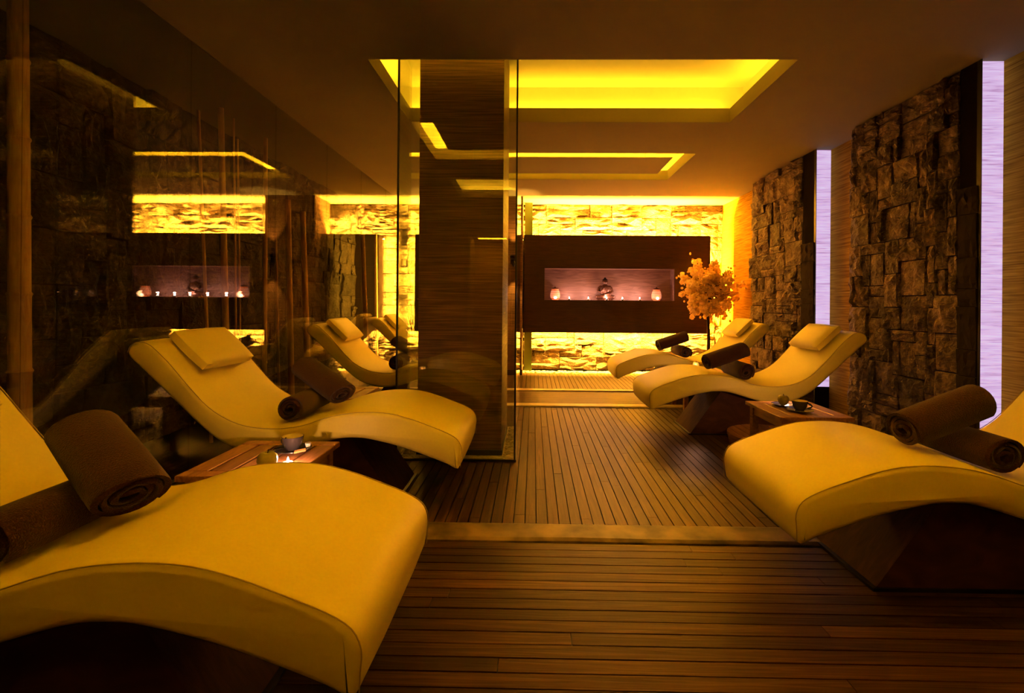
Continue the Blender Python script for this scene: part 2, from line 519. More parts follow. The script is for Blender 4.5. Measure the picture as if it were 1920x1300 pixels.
def ashlar(nw, nh, sizes, rr):
    grid = [[0] * nw for _ in range(nh)]
    out = []
    for r in range(nh):
        for c in range(nw):
            if grid[r][c]: continue
            ww, hh = rr.choice(sizes)
            a = 0
            while a < ww and c + a < nw and not grid[r][c + a]: a += 1
            hh = min(hh, nh - r)
            for i in range(r, r + hh):
                for j in range(c, c + a): grid[i][j] = 1
            out.append((c, r, a, hh))
    return out

def clad(parent, origin, ux, w, h, nw, nh, sizes, depth, rot, seed, skip=None, gap=.008, kinds=None):
    rr = random.Random(seed)
    cw, chh = w / nw, h / nh
    for (c, r, a, hh) in ashlar(nw, nh, sizes, rr):
        u, v = (c + a / 2) * cw, (r + hh / 2) * chh
        p = Vector(origin) + Vector(ux) * u + Vector((0, 0, v))
        if skip and skip(p, a * cw / 2, hh * chh / 2): continue
        inst('stone', rr.choice(kinds or STONES), parent, p, (0, 0, rot), ((a * cw - gap) * rr.choice((1, -1)), depth * rr.uniform(.55, 1.5), (hh * chh - gap) * rr.choice((1, -1))))

def hidden(p, hw, hh):
    for (x0, x1, z0, z1) in (PANEL, PANEL2, (-.95, -.15, -1, 4)):
        m = .16
        if p.x - hw > x0 + m and p.x + hw < x1 - m and p.z - hh > z0 + m and p.z + hh < z1 - m: return True
    return False
clad(wall_back, (XL - .3, YB, 0), (1, 0, 0), XR - XL + .3, ZC, 46, 26, [(3, 2), (4, 2), (5, 2), (3, 1), (5, 3), (2, 1), (6, 2), (4, 1)], .135, 0, 11, hidden)
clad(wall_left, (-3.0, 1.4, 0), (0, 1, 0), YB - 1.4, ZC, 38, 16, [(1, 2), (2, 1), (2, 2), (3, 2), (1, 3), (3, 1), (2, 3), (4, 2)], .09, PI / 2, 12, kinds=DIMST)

def stone_panel(y0, y1, seed, label):
    p = thing('stone_panel', label, 'wall panel', (XR, (y0 + y1) / 2, 0), 0, 'stone panels on the right wall')
    L = y1 - y0
    MB().box(-.15, -L / 2, 0, -.002, L / 2, ZC).build('backing', M['mortar'], p)
    clad(p, (-.15, L / 2, 0), (0, -1, 0), L, ZC, 13, 30, [(1, 2), (2, 1), (2, 2), (3, 2), (1, 3), (3, 1), (2, 3), (4, 2), (4, 3), (3, 3)], .07, -PI / 2, seed)
    # the far return of the panel and the near return beside the light column
    clad(p, (-.17, -L / 2 + .0, 0), (1, 0, 0), .0001, ZC, 1, 1, [(1, 1)], .001, 0, seed + 1) if False else None
    return p
stone_panel(5.31, 6.54, 21, 'rough split-stone wall panel behind the head of the middle and far right loungers')
stone_panel(3.375, 4.52, 22, 'rough split-stone wall panel nearest the camera, behind the side table')

def light_column(y0, y1, seed, label):
    # pier beside a stone panel, the shade on its stones put into their colour; its side facing the camera is a backlit panel
    t = thing('light_column', label, 'light panel', (XR, (y0 + y1) / 2, 0), 0, 'backlit lilac columns on the right wall')
    L = y1 - y0
    MB().box(-.17, -L / 2 + .012, 0, 0, L / 2, ZC).build('housing', M['matte_black'], t)
    MB().box(-.165, -L / 2 + .004, .25, -.005, -L / 2 + .012, ZC - .004).build('diffuser', M['lilac'], t)
    MB().box(-.17, -L / 2 - .02, 0, -.165, -L / 2 + .012, ZC).build('spill_lip', M['black'], t)  # lip added to block the diffuser's sideways light
    rr = random.Random(seed); z = 0
    while z < 1.72:
        h = rr.uniform(.12, .30)
        inst('stone', rr.choice(SHADEST), t, (-.17, 0, z + h / 2), (0, 0, -PI / 2), (L, .035 * rr.uniform(.8, 1.3), h - .004))
        z += h
    return t
light_column(5.08, 5.30, 31, 'tall lilac backlit wall panel glowing behind the middle right lounger')
light_column(3.23, 3.365, 32, 'tall lilac backlit wall panel at the right edge of the view')

# ------------------------------------------------------------------ glass wall on the left
win = struct(MB().box(XL - .02, YF, 0, XL + .02, YB, .012).build('window_1', M['black']), 'wall of tall dark glass panes on the left', 'glass wall')
yy = 6.98 + .99
seams = [YB - .02]
for k in range(11): seams.append(6.97 - .995 * k)
for a, b in zip(seams[1:], seams[:-1]):
    MB().box(XL - .005, a + .0025, .012, XL + .005, b - .0025, ZC).build('pane', M['glass'], win)

# ------------------------------------------------------------------ pillar with glass enclosure
p = thing('pillar', 'square pillar clad in brown grass cloth, standing in the middle of the room', 'pillar', (-.52, 3.795, 0))
MB().box(-.30, -.355, .012, .30, .355, ZC + .40).build('shaft', M['pillar_wood'], p)
MB().box(-.306, -.361, .012, .306, .361, .05).build('skirting', M['black'], p)
g = thing('glass_enclosure', 'frameless glass box standing around the pillar on a pebble bed', 'glass box', (-.53, 3.72, 0))
gx0, gx1, gy0, gy1 = -.42, .415, -.385, .53
MB().box(gx0 + .012, gy0, .02, gx1 - .012, gy0 + .01, ZC + .39).build('pane', M['clear'], g)
MB().box(gx1 - .01, gy0 + .012, .02, gx1, gy1, ZC + .39).build('pane', M['clear'], g)
MB().box(gx0, gy0 + .012, .02, gx0 + .01, gy1, ZC + .39).build('pane', M['clear'], g)
for xx in (gx0, gx1 - .012):
    MB().box(xx, gy0, .0, xx + .012, gy0 + .012, ZC + .39).build('corner_edge', M['black'], g)
MB().box(gx0, gy0 - .004, .001, gx1, gy0 + .012, .016).build('floor_channel', M['black'], g)
MB().box(gx1 - .012, gy0, .001, gx1 + .004, gy1, .016).build('floor_channel', M['black'], g)
pb = MB().box(gx0 + .012, gy0 + .012, .001, gx1 - .012, gy1, .010).build('pebble_bed', M['pebble'], g)
q = pebbles('pebbles', pb, [(gx0 + .02, gy0 + .014, gx1 - .014, -.29), (.32, -.29, gx1 - .014, gy1), (gx0 + .014, -.29, -.31, gy1)], 700, .012, .010, M['pebble'])

# ------------------------------------------------------------------ back wall furniture
def back_panel(x0, x1, z0, z1, label, niche=None):
    t = thing('wall_panel', label, 'wall panel', ((x0 + x1) / 2, PY1, 0), 0)
    ox, oy = -(x0 + x1) / 2, -PY1
    def B(name, mat, *b):
        return MB().box(b[0] + ox, b[1] + oy, b[2], b[3] + ox, b[4] + oy, b[5]).build(name, mat, t)
    if niche:
        nx0, nx1, nz0, nz1 = niche
        # boards of the front around the opening
        B('board', M['dark_wood'], x0, PY0, nz1, x1, PY1, z1)
        B('board', M['dark_wood'], x0, PY0, z0, x1, PY1, nz0)
        B('board', M['dark_wood'], x0, PY0, nz0, nx0, PY1, nz1)
        B('board', M['dark_wood'], nx1, PY0, nz0, x1, PY1, nz1)
        B('niche_back', M['niche'], nx0, PY1 - .02, nz0, nx1, PY1 - .001, nz1)
        B('niche_side', M['niche'], nx1 - .004, PY0 + .01, nz0, nx1, PY1 - .02, nz1)
        B('niche_side', M['niche'], nx0, PY0 + .01, nz0, nx0 + .004, PY1 - .02, nz1)
        B('niche_top', M['niche'], nx0, PY0 + .01, nz1 - .004, nx1, PY1 - .02, nz1)
        B('niche_shelf', M['niche'], nx0, PY0 + .01, nz0, nx1, PY1 - .02, nz0 + .004)
        fw = .085
        for b in ((nx0 - fw, nz1, nx1 + fw, nz1 + fw), (nx0 - fw, nz0 - fw, nx1 + fw, nz0), (nx0 - fw, nz0, nx0, nz1), (nx1, nz0, nx1 + fw, nz1)):
            B('niche_frame', M['dark_wood'], b[0], PY0 - .012, b[1], b[2], PY0, b[3])
    else:
        zz = z0
        for k in range(3):
            h = (z1 - z0) / 3
            B('board', M['dark_wood'], x0, PY0, zz + .001, x1, PY1, zz + h - .001); zz += h
    return t
NICHE = (.17, 2.19, 1.145, 1.645)
back_panel(*PANEL, 'long dark wood wall panel with a candlelit niche, glowing at its edges', NICHE)
back_panel(*PANEL2, 'narrow dark wood wall panel at the far left, behind the glass pillar')
c = thing('column', 'dark far column beside the niche panel, carrying the wall sconce', 'column', (-.56, 7.7, 0))
MB().box(-.39, -.35, 0, .39, .17, ZC).build('shaft', M['pillar_wood'], c)
MB().box(-.40, -.36, 0, .40, .18, .08).build('skirting', M['dark_wood'], c)
gp = thing('green_post', 'narrow green painted post rising behind the left end of the niche panel', 'post', (-.085, 7.84, 0))
MB().bbox(-.062, -.025, 0, .062, .025, 2.72, .004).build('shaft', M['green'], gp)
MB().box(-.066, -.03, 0, .066, .03, .03).build('foot', M['green'], gp)

# flat panels hung inside two of the ceiling trays
for yc, yh, lb in ((5.86, .34, 'flat panel hung inside the far ceiling tray'), (1.845, .425, 'flat panel hung in the ceiling tray over the nearest loungers, mirrored in the pillar glass')):
    hp = thing('ceiling_panel', lb, 'ceiling panel', (.30, yc, ZC), 0, 'panels hung in ceiling trays')
    MB().bbox(-1.24, -yh, .040, 1.27, yh, .051, .002).build('board', M['ceiling'], hp)
    for sx in (-1.1, 1.1):
        for sy in (-.28, .28):
            MB().tube([(sx, sy, .045), (sx, sy, .40)], .006, 6).build('hanger', M['steel'], hp)

# sconce on the far column
s = thing('wall_sconce', 'small dark metal wall sconce throwing light up and down', 'wall lamp', (-.30, 7.34, 1.75))
MB().bbox(-.05, -.02, -.07, .05, .0, .07, .004).build('back_plate', M['metal_dark'], s)
MB().tube([(0, -.02, -.01), (0, -.06, -.05), (0, -.10, -.04), (0, -.10, .0)], .010, 8).build('arm', M['metal_dark'], s, 60)
MB().lathe([(.02, 0), (.055, .005), (.06, .05), (.055, .05), (.05, .012), (0, .012)], 20, (0, -.10, -.0)).build('cup', M['metal_dark'], s, 50)
MB().ball((0, -.10, .035), .018).build('bulb', M['sconce_glow'], s, 80)
MB().lathe([(.0, 0), (.018, -.02), (.03, -.06), (.01, -.10), (0, -.11)], 12, (0, -.10, -.01)).build('finial', M['metal_dark'], s, 50)
for dz, e in ((.06, 70.0), (-.13, 55.0)):
    d = bpy.data.lights.new('sconce_light', 'SPOT'); d.energy = e; d.color = (1, .52, .10); d.spot_size = 1.0; d.spot_blend = .6; d.shadow_soft_size = .012
    o = bpy.data.objects.new('sconce_light', d); COL.objects.link(o); o.location = (-.30, 7.24, 1.75 + dz)
    o.rotation_euler = (PI if dz > 0 else 0, 0, 0)

# ------------------------------------------------------------------ loungers
LOOP = [(.030, .232), (.014, .295), (.012, .345), (.034, .390), (.09, .424), (.188, .462), (.287, .496), (.389, .52), (.508, .526), (.64, .513),
        (.74, .487), (.815, .461), (.89, .443), (1.013, .433), (1.143, .446), (1.245, .482), (1.344, .545), (1.443, .647), (1.546, .765), (1.62, .838),
        (1.667, .872), (1.715, .880), (1.755, .862), (1.772, .825), (1.757, .792),
        (1.70, .740), (1.595, .640), (1.496, .545), (1.394, .449), (1.294, .370), (1.19, .320), (1.08, .298), (.97, .300), (.85, .326), (.73, .362),
        (.64, .383), (.56, .386), (.489, .379), (.337, .344), (.188, .294), (.09, .257)]
LW = .68
def crom(pts, sub, closed=True):
    n = len(pts); out = []
    rng = range(n) if closed else range(n - 1)
    for i in rng:
        g = lambda k: pts[k % n] if closed else pts[max(0, min(n - 1, k))]
        p0, p1, p2, p3 = g(i - 1), g(i), g(i + 1), g(i + 2)
        for k in range(sub):
            t = k / sub
            out.append(tuple(.5 * (2 * b + (c - a) * t + (2 * a - 5 * b + 4 * c - d) * t * t + (3 * b - a - 3 * c + d) * t ** 3) for a, b, c, d in zip(p0, p1, p2, p3)))
    if not closed: out.append(pts[-1])
    return out
LP = crom(LOOP, 3)
def top_h(s):
    best = None
    for a, b in zip(LOOP[1:23], LOOP[2:24]):
        if min(a[0], b[0]) <= s <= max(a[0], b[0]):
            t = (s - a[0]) / (b[0] - a[0]); best = a[1] + (b[1] - a[1]) * t
    return best if best is not None else .45
def inset(loop, d):
    n = len(loop); out = []
    for i in range(n):
        a, b = Vector(loop[i - 1]), Vector(loop[(i + 1) % n])
        t = (b - a).normalized(); nn = Vector((t.y, -t.x))      # clockwise loop: inward to the right
        out.append((loop[i][0] + nn.x * d, loop[i][1] + nn.y * d))
    return out
def cushion_mesh():
    r = .022; rows = []
    for k in range(4):
        a = PI / 2 * k / 3
        rows.append((-LW / 2 + r * (1 - math.sin(a)), r * (1 - math.cos(a))) if False else (-LW / 2 + r - r * math.cos(a), r - r * math.sin(a)))
    # slight crown between the edges
    prof = rows + [(-.15, -.004), (.15, -.004)] + [(-yy, d) for (yy, d) in reversed(rows)]
    vs, fs = [], []
    n = len(LP)
    for (yy, d) in prof:
        for (s, h) in inset(LP, d): vs.append((s, yy, h))
    for k in range(len(prof) - 1):
        for i in range(n):
            j = (i + 1) % n
            fs.append((k * n + i, (k + 1) * n + i, (k + 1) * n + j, k * n + j))
    fs.append(tuple(range(n)))
    fs.append(tuple(range((len(prof) - 1) * n + n - 1, (len(prof) - 1) * n - 1, -1)))
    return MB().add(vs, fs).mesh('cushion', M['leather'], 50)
def pillow_mesh():
    a, b, c = .135, .225, .046
    mb = MB(); vs, fs = [], []
    nu, nv = 10, 14
    def P(u, v, side):
        e = max(abs(u), abs(v))
        t = (1 - min(1, e ** 8) * .42) * (1 - .10 * u * u) * (1 - .06 * v * v)
        k = 1 - .03 * (u * u * v * v)
        return (a * u * k, b * v * k, c * t * side + .01 * (0))
    for side in (1, -1):
        o = len(vs)
        for i in range(nu + 1):
            for j in range(nv + 1):
                vs.append(P(i / nu * 2 - 1, j / nv * 2 - 1, side if side > 0 else -.8))
        for i in range(nu):
            for j in range(nv):
                q = (o + i * (nv + 1) + j, o + (i + 1) * (nv + 1) + j, o + (i + 1) * (nv + 1) + j + 1, o + i * (nv + 1) + j + 1)
                fs.append(q if side > 0 else tuple(reversed(q)))
    m = (nu + 1) * (nv + 1)
    ring = [j for j in range(nv + 1)] + [i * (nv + 1) + nv for i in range(1, nu + 1)] + [nu * (nv + 1) + j for j in range(nv - 1, -1, -1)] + [i * (nv + 1) for i in range(nu - 1, 0, -1)]
    for k in range(len(ring)):
        j = (k + 1) % len(ring)
        fs.append((ring[k], ring[j], m + ring[j], m + ring[k]))
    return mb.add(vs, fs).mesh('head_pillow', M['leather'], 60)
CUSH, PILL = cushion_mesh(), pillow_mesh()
SEAMP = crom([(.016, .245)] + LOOP[1:24], 3, False)
SEAM = {sg: MB().tube([(s, sg * (LW / 2 - .006), h - .003) for (s, h) in inset(SEAMP, .0)], .0017, 5).mesh('seam', M['seam'], 60) for sg in (1, -1)}
bm = MB()
bv = [(.38, 0), (1.26, 0), (1.04, .335), (.64, .365)]
bm.add([(s, -.21, h) for s, h in bv] + [(s, .21, h) for s, h in bv], [(3, 2, 1, 0), (4, 5, 6, 7), (0, 1, 5, 4), (1, 2, 6, 5), (2, 3, 7, 6), (3, 0, 4, 7)][:0] + [(0, 1, 2, 3), (7, 6, 5, 4), (1, 0, 4, 5), (2, 1, 5, 6), (3, 2, 6, 7), (0, 3, 7, 4)])
BASE = bm.mesh('base', M['base'])
BASEPL = MB().box(.37, -.22, 0, 1.27, .22, .012).mesh('base_plate', M['black'])
def lounger(x, ynear, left, label):
    t = thing('lounger', label, 'lounger', (x, ynear + LW / 2, 0), PI if left else 0, 'wave-shaped cream loungers')
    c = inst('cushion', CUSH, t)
    for sg in (1, -1): inst('seam', SEAM[sg], c)
    inst('base', BASE, t); inst('base_plate', BASEPL, t)
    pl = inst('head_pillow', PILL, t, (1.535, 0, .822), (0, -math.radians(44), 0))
    return t
FR, FL = .945, -.356
NEAR = {'L1': 1.04, 'L2': 2.50, 'L3': 4.50, 'L4': 6.30, 'R1': 1.76, 'R2': 3.97, 'R3': 5.58}
lounger(FL, NEAR['L1'], True, 'cream leather lounger nearest the camera, filling the lower left corner')
lounger(FL - .0, NEAR['L2'], True, 'cream leather lounger with head pillow behind the left side table, before the glass wall')
lounger(FL, NEAR['L3'], True, 'cream leather lounger partly hidden by the glass pillar, third from the camera on the left')
lounger(FL, NEAR['L4'], True, 'farthest cream leather lounger on the left, beside dry branches')
lounger(FR, NEAR['R1'], False, 'cream leather lounger cut by the right edge of the view')
lounger(FR, NEAR['R2'], False, 'cream leather lounger with head pillow in the middle of the right row')
lounger(FR, NEAR['R3'], False, 'farthest cream leather lounger on the right, below the orange blossom tree')

# ------------------------------------------------------------------ towels
def towel_mesh(seed, r0=.08, L=.36):
    rr = random.Random(seed)
    turns, m = 3.6, 84
    th = .0115
    out, inn = [], []
    for k in range(m + 1):
        a = 2 * PI * turns * k / m
        r = .020 + (r0 - .020) * k / m
        sq = 1 + .06 * math.cos(2 * a + seed)
        out.append((r * sq * math.cos(a), r * sq * math.sin(a)))
        ri = max(.004, r - th)
        inn.append((ri * sq * math.cos(a), ri * sq * math.sin(a)))
    loop = out + inn[::-1]
    n = len(loop)
    rows = [(-L / 2, .985), (-L / 2 + .006, 1.0), (-L / 6, 1.015), (L / 6, 1.01), (L / 2 - .006, 1.0), (L / 2, .985)]
    vs, fs = [], []
    for q, (z, s) in enumerate(rows):
        for i, (x, y) in enumerate(loop):
            e = .006 * math.sin(i * .37 + seed) if q in (0, 1) else (.006 * math.cos(i * .31 + seed) if q in (4, 5) else 0)
            vs.append((x * s, y * s, z + e))
    for k in range(len(rows) - 1):
        for i in range(n):
            j = (i + 1) % n
            fs.append((k * n + i, k * n + j, (k + 1) * n + j, (k + 1) * n + i))
    for base, rev in ((0, True), ((len(rows) - 1) * n, False)):
        for i in range(m):
            q = (base + i, base + i + 1, base + n - 2 - i, base + n - 1 - i)
            fs.append(tuple(reversed(q)) if rev else q)
    return MB().add(vs, fs).mesh('towel', M['towel'], 45)
TOW = [towel_mesh(k) for k in range(3)]
def towel(p0, p1, label, k=0, sx=1.0, sy=1.0):
    p0, p1 = Vector(p0), Vector(p1)
    d = (p1 - p0)
    q = d.to_track_quat('Z', 'Y')
    o = inst('rolled_towel', TOW[k % 3], None, (p0 + p1) / 2)
    o.rotation_mode = 'QUATERNION'; o.rotation_quaternion = q
    o.scale = (sx, sy, d.length / .36)
    return tag(o, label, 'towel', 'rolled brown towels')
def on(key, s, dy, h):
    left = key[0] == 'L'
    return ((FL - s) if left else (FR + s), NEAR[key] + dy, h)
def pair(key, low, high, k=0):
    lo_s, ya, yb = (.955, .09, .47) if key[0] == 'L' else (.835, .09, .47)
    r = .076
    h = top_h(lo_s) + r * 1.02
    towel(on(key, lo_s, ya, h), on(key, lo_s, yb, h), low, k, .95, .95)
    if key[0] == 'L': a, b = (.735, .26, top_h(.735) + .076), (1.045, .44, h + .182)
    else: a, b = (.545, .21, top_h(.545) + .078), (.885, .27, h + .172)
    towel(on(key, *a), on(key, *b), high, k + 1, *((1.2, .82) if key[0] == 'L' else (1.1, .98)))
pair('L1', 'brown rolled towel lying on the nearest left lounger, cut by the left edge', 'large brown rolled towel leaning on another on the nearest left lounger', 0)
pair('L2', 'brown rolled towel lying end-on on the lounger behind the left side table', 'brown rolled towel propped slanting on the lounger behind the left side table', 1)
pair('L3', 'dark rolled towel lying on the third left lounger, beside the pillar glass', 'rolled towel standing up behind the pillar glass on the third left lounger', 2)
pair('R1', 'brown rolled towel with a spiral end lying on the lounger at the right edge', 'long brown rolled towel resting across another on the lounger at the right edge', 1)
pair('R2', 'small-looking brown rolled towel lying on the middle right lounger', 'brown rolled towel resting slanted on the middle right lounger', 2)
pair('R3', 'brown rolled towel lying on the farthest right lounger', 'brown rolled towel resting slanted on the farthest right lounger', 0)

# ------------------------------------------------------------------ side tables and what stands on them
def side_table(x0, y0, label, w_=.46, d_=.50, h=.40):
    t = thing('side_table', label, 'side table', (x0 + w_ / 2, y0 + d_ / 2, 0), 0, 'slatted wooden side tables')
    a, b = w_ / 2, d_ / 2
    e, th = .062, .024
    for sy in (-1, 1):
        MB().bbox(-a, min(sy * b, sy * (b - e)), h - th, a, max(sy * b, sy * (b - e)), h, .003).build('end_board', M['table'], t)
    n = 5; pw = (2 * a) / n
    for k in range(n):
        MB().bbox(-a + k * pw + (.0055 if k else 0), -b + e + .003, h - th, -a + (k + 1) * pw - (.0055 if k < n - 1 else 0), b - e - .003, h - .001, .003).build('slat', M['table'], t)
    for sx in (-1, 1):
        for sy in (-1, 1):
            cx, cy = sx * (a - .045), sy * (b - .045)
            MB().box(cx - .021, cy - .021, 0, cx + .021, cy + .021, h - th).build('leg', M['table'], t)
    for sy in (-1, 1):
        MB().box(-a + .066, sy * (b - .045) - .009, h - .085, a - .066, sy * (b - .045) + .009, h - th).build('apron', M['table'], t)
    for sx in (-1, 1):
        MB().box(sx * (a - .045) - .009, -b + .066, h - .085, sx * (a - .045) + .009, b - .066, h - th).build('apron', M['table'], t)
    return t
side_table(-1.42, 1.90, 'slatted wooden side table between the two nearest left loungers, holding a cup')
side_table(1.545, 3.04, 'slatted wooden side table on the right, holding a black cup and an apple')
side_table(1.50, 4.86, 'wooden side table with a bright candle, between the middle and far right loungers', h=.42)
side_table(-1.72, 3.45, 'empty dim wooden side table between the left loungers near the glass wall')
rd = thing('round_footrest', 'low round slatted wooden platform on the floor beside the right side table', 'platform', (1.85, 3.755, 0))
rr_, hh_ = .325, .10
xx = -rr_
while xx < rr_ - .01:
    x1_ = min(xx + .064, rr_)
    pts = []
    for k in range(7):
        q = xx + (x1_ - xx) * k / 6; pts.append((q, math.sqrt(max(0, rr_ * rr_ - q * q))))
    ring = [(q, -v) for q, v in pts] + [(q, v) for q, v in reversed(pts)]
    n = len(ring)
    MB().add([(q, v, hh_ - .022) for q, v in ring] + [(q, v, hh_) for q, v in ring],
             [tuple(reversed(range(n))), tuple(range(n, 2 * n))] + [(i, (i + 1) % n, n + (i + 1) % n, n + i) for i in range(n)]).build('slat', M['table'], rd)
    xx += .070
MB().lathe([(.27, 0), (.31, 0), (.32, hh_ - .023), (.27, hh_ - .023)], 40).build('rim', M['table'], rd, 40)

CUP = MB().lathe([(.0, .0), (.026, 0), (.030, .006), (.043, .03), (.048, .062), (.0465, .0625)], 28, cap=False).mesh('cup_body', M['ceramic'], 40)
CUPIN = MB().lathe([(.0465, .0625), (.041, .03), (.028, .010), (0, .008)], 28, cap=False).mesh('cup_inside', M['cream_glaze'], 60)
HANDLE = MB().tube([(.044 + .024 * math.sin(PI * k / 10), 0, .050 - .036 * k / 10) for k in range(11)], .0055, 8).mesh('handle', M['ceramic'], 60)
SAUCER = MB().lathe([(0, .0), (.04, 0), (.045, .004), (.082, .013), (.081, .016), (.045, .008), (0, .006)], 36, cap=False).mesh('saucer', M['ceramic'], 40)
DISH = MB().lathe([(0, 0), (.05, 0), (.078, .014), (.075, .016), (.05, .005), (0, .004)], 36, cap=False).mesh('dish', M['ceramic'], 40)
def cup(x, y, z, rz, label, slabel):
    s = inst('saucer', SAUCER, None, (x, y, z)); tag(s, slabel, 'saucer', 'dark saucers')
    t = thing('coffee_cup', label, 'cup', (x, y, z + .009), rz, 'dark cups')
    inst('body', CUP, t); inst('inside', CUPIN, t); inst('handle', HANDLE, t)
def apple(x, y, z, label, dlabel, dish=True, r=.036):
    if dish:
        d = inst('dish', DISH, None, (x, y, z)); tag(d, dlabel, 'dish', 'dark dishes'); z += .006
    t = thing('apple', label, 'apple', (x, y, z), R.uniform(0, 6), 'green apples')
    prof = [(0, .006), (.012, .0), (.022, .004), (.033, .022), (.037, .038), (.034, .055), (.024, .066), (.012, .067), (.005, .062), (0, .058)]
    k = r / .037
    MB().lathe([(a * k, b * k) for a, b in prof], 20, cap=False).build('flesh', M['apple'], t, 80)
    MB().tube([(0, 0, .057 * k), (.003, 0, .068 * k), (.007, .002, .076 * k)], [.0022, .0018, .0024], 6).build('stem', M['stem'], t)
def candle(x, y, z, label, energy=1.0, group='tealight candles on the tables', sc=1.0, col=(1, .46, .26)):
    t = thing('tealight', label, 'candle', (x, y, z), 0, group)
    MB().lathe([(0, 0), (.019 * sc, 0), (.020 * sc, .014 * sc), (.0188 * sc, .014 * sc), (.018 * sc, .009 * sc)], 20, cap=False).build('cup', M['tin'], t, 40)
    MB().lathe([(.0182 * sc, .0095 * sc), (.010 * sc, .011 * sc), (0, .0105 * sc)], 20, cap=False).build('wax', M['wax'], t, 60)
    MB().lathe([(.0, .010), (.0045, .015), (.005, .020), (.003, .028), (0, .036)], 12, cap=False).build('flame', M['flame'], t, 80, scale=(sc, sc, sc))
    d = bpy.data.lights.new('candle_light', 'POINT'); d.energy = energy; d.color = col; d.shadow_soft_size = .008
    o = bpy.data.objects.new('candle_light', d); COL.objects.link(o); o.location = (x, y, z + .045 * sc)
    return t
# left table
cup(-1.115, 2.235, .40, math.radians(160), 'dark grey cup with a cream inside on the left side table', 'dark saucer with biscuits under the cup on the left side table')
for k, dy in enumerate((0, .016)):
    o = MB().bbox(-.024, -.006, 0, .024, .006, .008, .002).build('biscuit', M['biscuit'], None, None, (-1.060 + .006 * k, 2.195 - .016 * k, .4135), (0, -.12, math.radians(28)))
    tag(o, 'small oblong biscuit on the left saucer, ' + ('the one nearer the cup' if k == 0 else 'the one nearer the rim'), 'biscuit', 'biscuits on the left saucer')
o = MB().lathe([(0, 0), (.010, 0), (.014, .018), (.0135, .020), (0, .019)], 16, cap=False).build('creamer', M['white'], None, 40, (-1.055, 2.262, .4125)); tag(o, 'little white creamer pot beside the cup on the left saucer', 'creamer')
o = MB().tube([(-.05, 0, 0), (.02, 0, .001), (.03, 0, .0)], [.002, .002, .001], 6).add([], []).build('spoon', M['steel'], None, 60, (-1.165, 2.20, .4175), (0, 0, .9)); tag(o, 'small steel spoon on the left saucer', 'spoon')
apple(-1.085, 1.965, .40, 'green apple on the left side table, partly behind the nearest lounger', 'dark dish under the apple on the left side table', r=.04)
o = MB().box(-.07, -.005, 0, .07, .005, .002).build('fruit_knife', M['steel'], None, None, (-1.185, 1.955, .401), (0, 0, .25)); tag(o, 'steel fruit knife beside the apple on the left side table', 'knife')
candle(-1.040, 2.045, .40, 'tealight glowing behind the apple on the left side table', 3.0)
# right table
apple(1.735, 3.375, .40, 'yellow-green apple on the right side table, behind the black cup', 'dark dish under the apple on the right side table', r=.037)
cup(1.755, 3.205, .40, math.radians(-25), 'black cup with handle to the right on the right side table', 'dark saucer under the cup on the right side table')
candle(1.80, 3.475, .40, 'tealight hidden behind the apple on the right side table', 2.6)
# far right table
apple(1.72, 5.12, .42, 'apple beside the bright candle on the far right table', 'dark dish under the apple on the far right table', r=.037)
candle(1.655, 5.02, .42, 'bright tealight on the far table between the right loungers', 3.0, sc=1.25)

# ------------------------------------------------------------------ niche: statue, jars, tealights
NZ = NICHE[2] + .004
NY = 7.66
def statue(x, y, z):
    t = thing('seated_statue', 'small dark bronze statue sitting cross-legged with one hand raised, in the niche', 'statue', (x, y, z))
    t.scale = (1.25, .78, 1.06)
    mb = MB()
    mb.ball((0, 0, .035), (.115, .075, .035))                    # folded legs and seat
    mb.ball((-.075, -.025, .05), (.055, .05, .034)); mb.ball((.075, -.025, .05), (.055, .05, .034))
    mb.tube([(-.10, -.02, .05), (-.03, -.065, .045), (.05, -.065, .05)], [.033, .028, .02], 10)
    mb.tube([(.10, -.02, .05), (.03, -.065, .04), (-.05, -.06, .045)], [.033, .028, .02], 10)
    mb.tube([(0, .005, .03), (0, .008, .10), (0, .004, .16), (0, .0, .205), (0, -.002, .235)], [.060, .052, .064, .060, .022], 14)
    mb.ball((-.055, 0, .195), .028); mb.ball((.055, 0, .195), .028)
    mb.tube([(-.068, 0, .195), (-.086, -.012, .135), (-.06, -.055, .125), (-.030, -.066, .165)], [.024, .022, .018, .013], 10)
    mb.ball((-.028, -.068, .182), (.012, .008, .020))            # raised palm
    mb.tube([(.068, 0, .195), (.088, -.010, .130), (.055, -.055, .095), (.0, -.075, .085)], [.024, .022, .018, .014], 10)
    mb.ball((0, -.075, .083), (.026, .014, .010))
    mb.tube([(0, -.002, .225), (0, -.004, .255)], [.020, .020], 10)
    mb.ball((0, -.006, .277), (.031, .034, .038)); mb.ball((0, .002, .288), (.033, .034, .032))
    mb.ball((0, -.040, .275), (.006, .008, .010))
    mb.ball((-.032, .0, .272), (.006, .009, .018)); mb.ball((.032, .0, .272), (.006, .009, .018))
    o = mb.build('body', M['bronze'], t)
    md = o.modifiers.new('remesh', 'REMESH'); md.mode = 'VOXEL'; md.voxel_size = .006; md.use_smooth_shade = True
    sm = o.modifiers.new('smooth', 'SMOOTH'); sm.factor = .5; sm.iterations = 3
    h = MB(); h.ball((0, .006, .302), (.034, .034, .024)); h.ball((0, .004, .326), (.016, .016, .018))
    h.build('hair', M['black'], t, 60)
    MB().lathe([(.0, 0), (.096, 0), (.10, .010), (.092, .016), (0, .016)], 28, cap=False).build('pedestal', M['bronze'], t, 40)
    return t
statue(1.135, NY + .035, NZ)
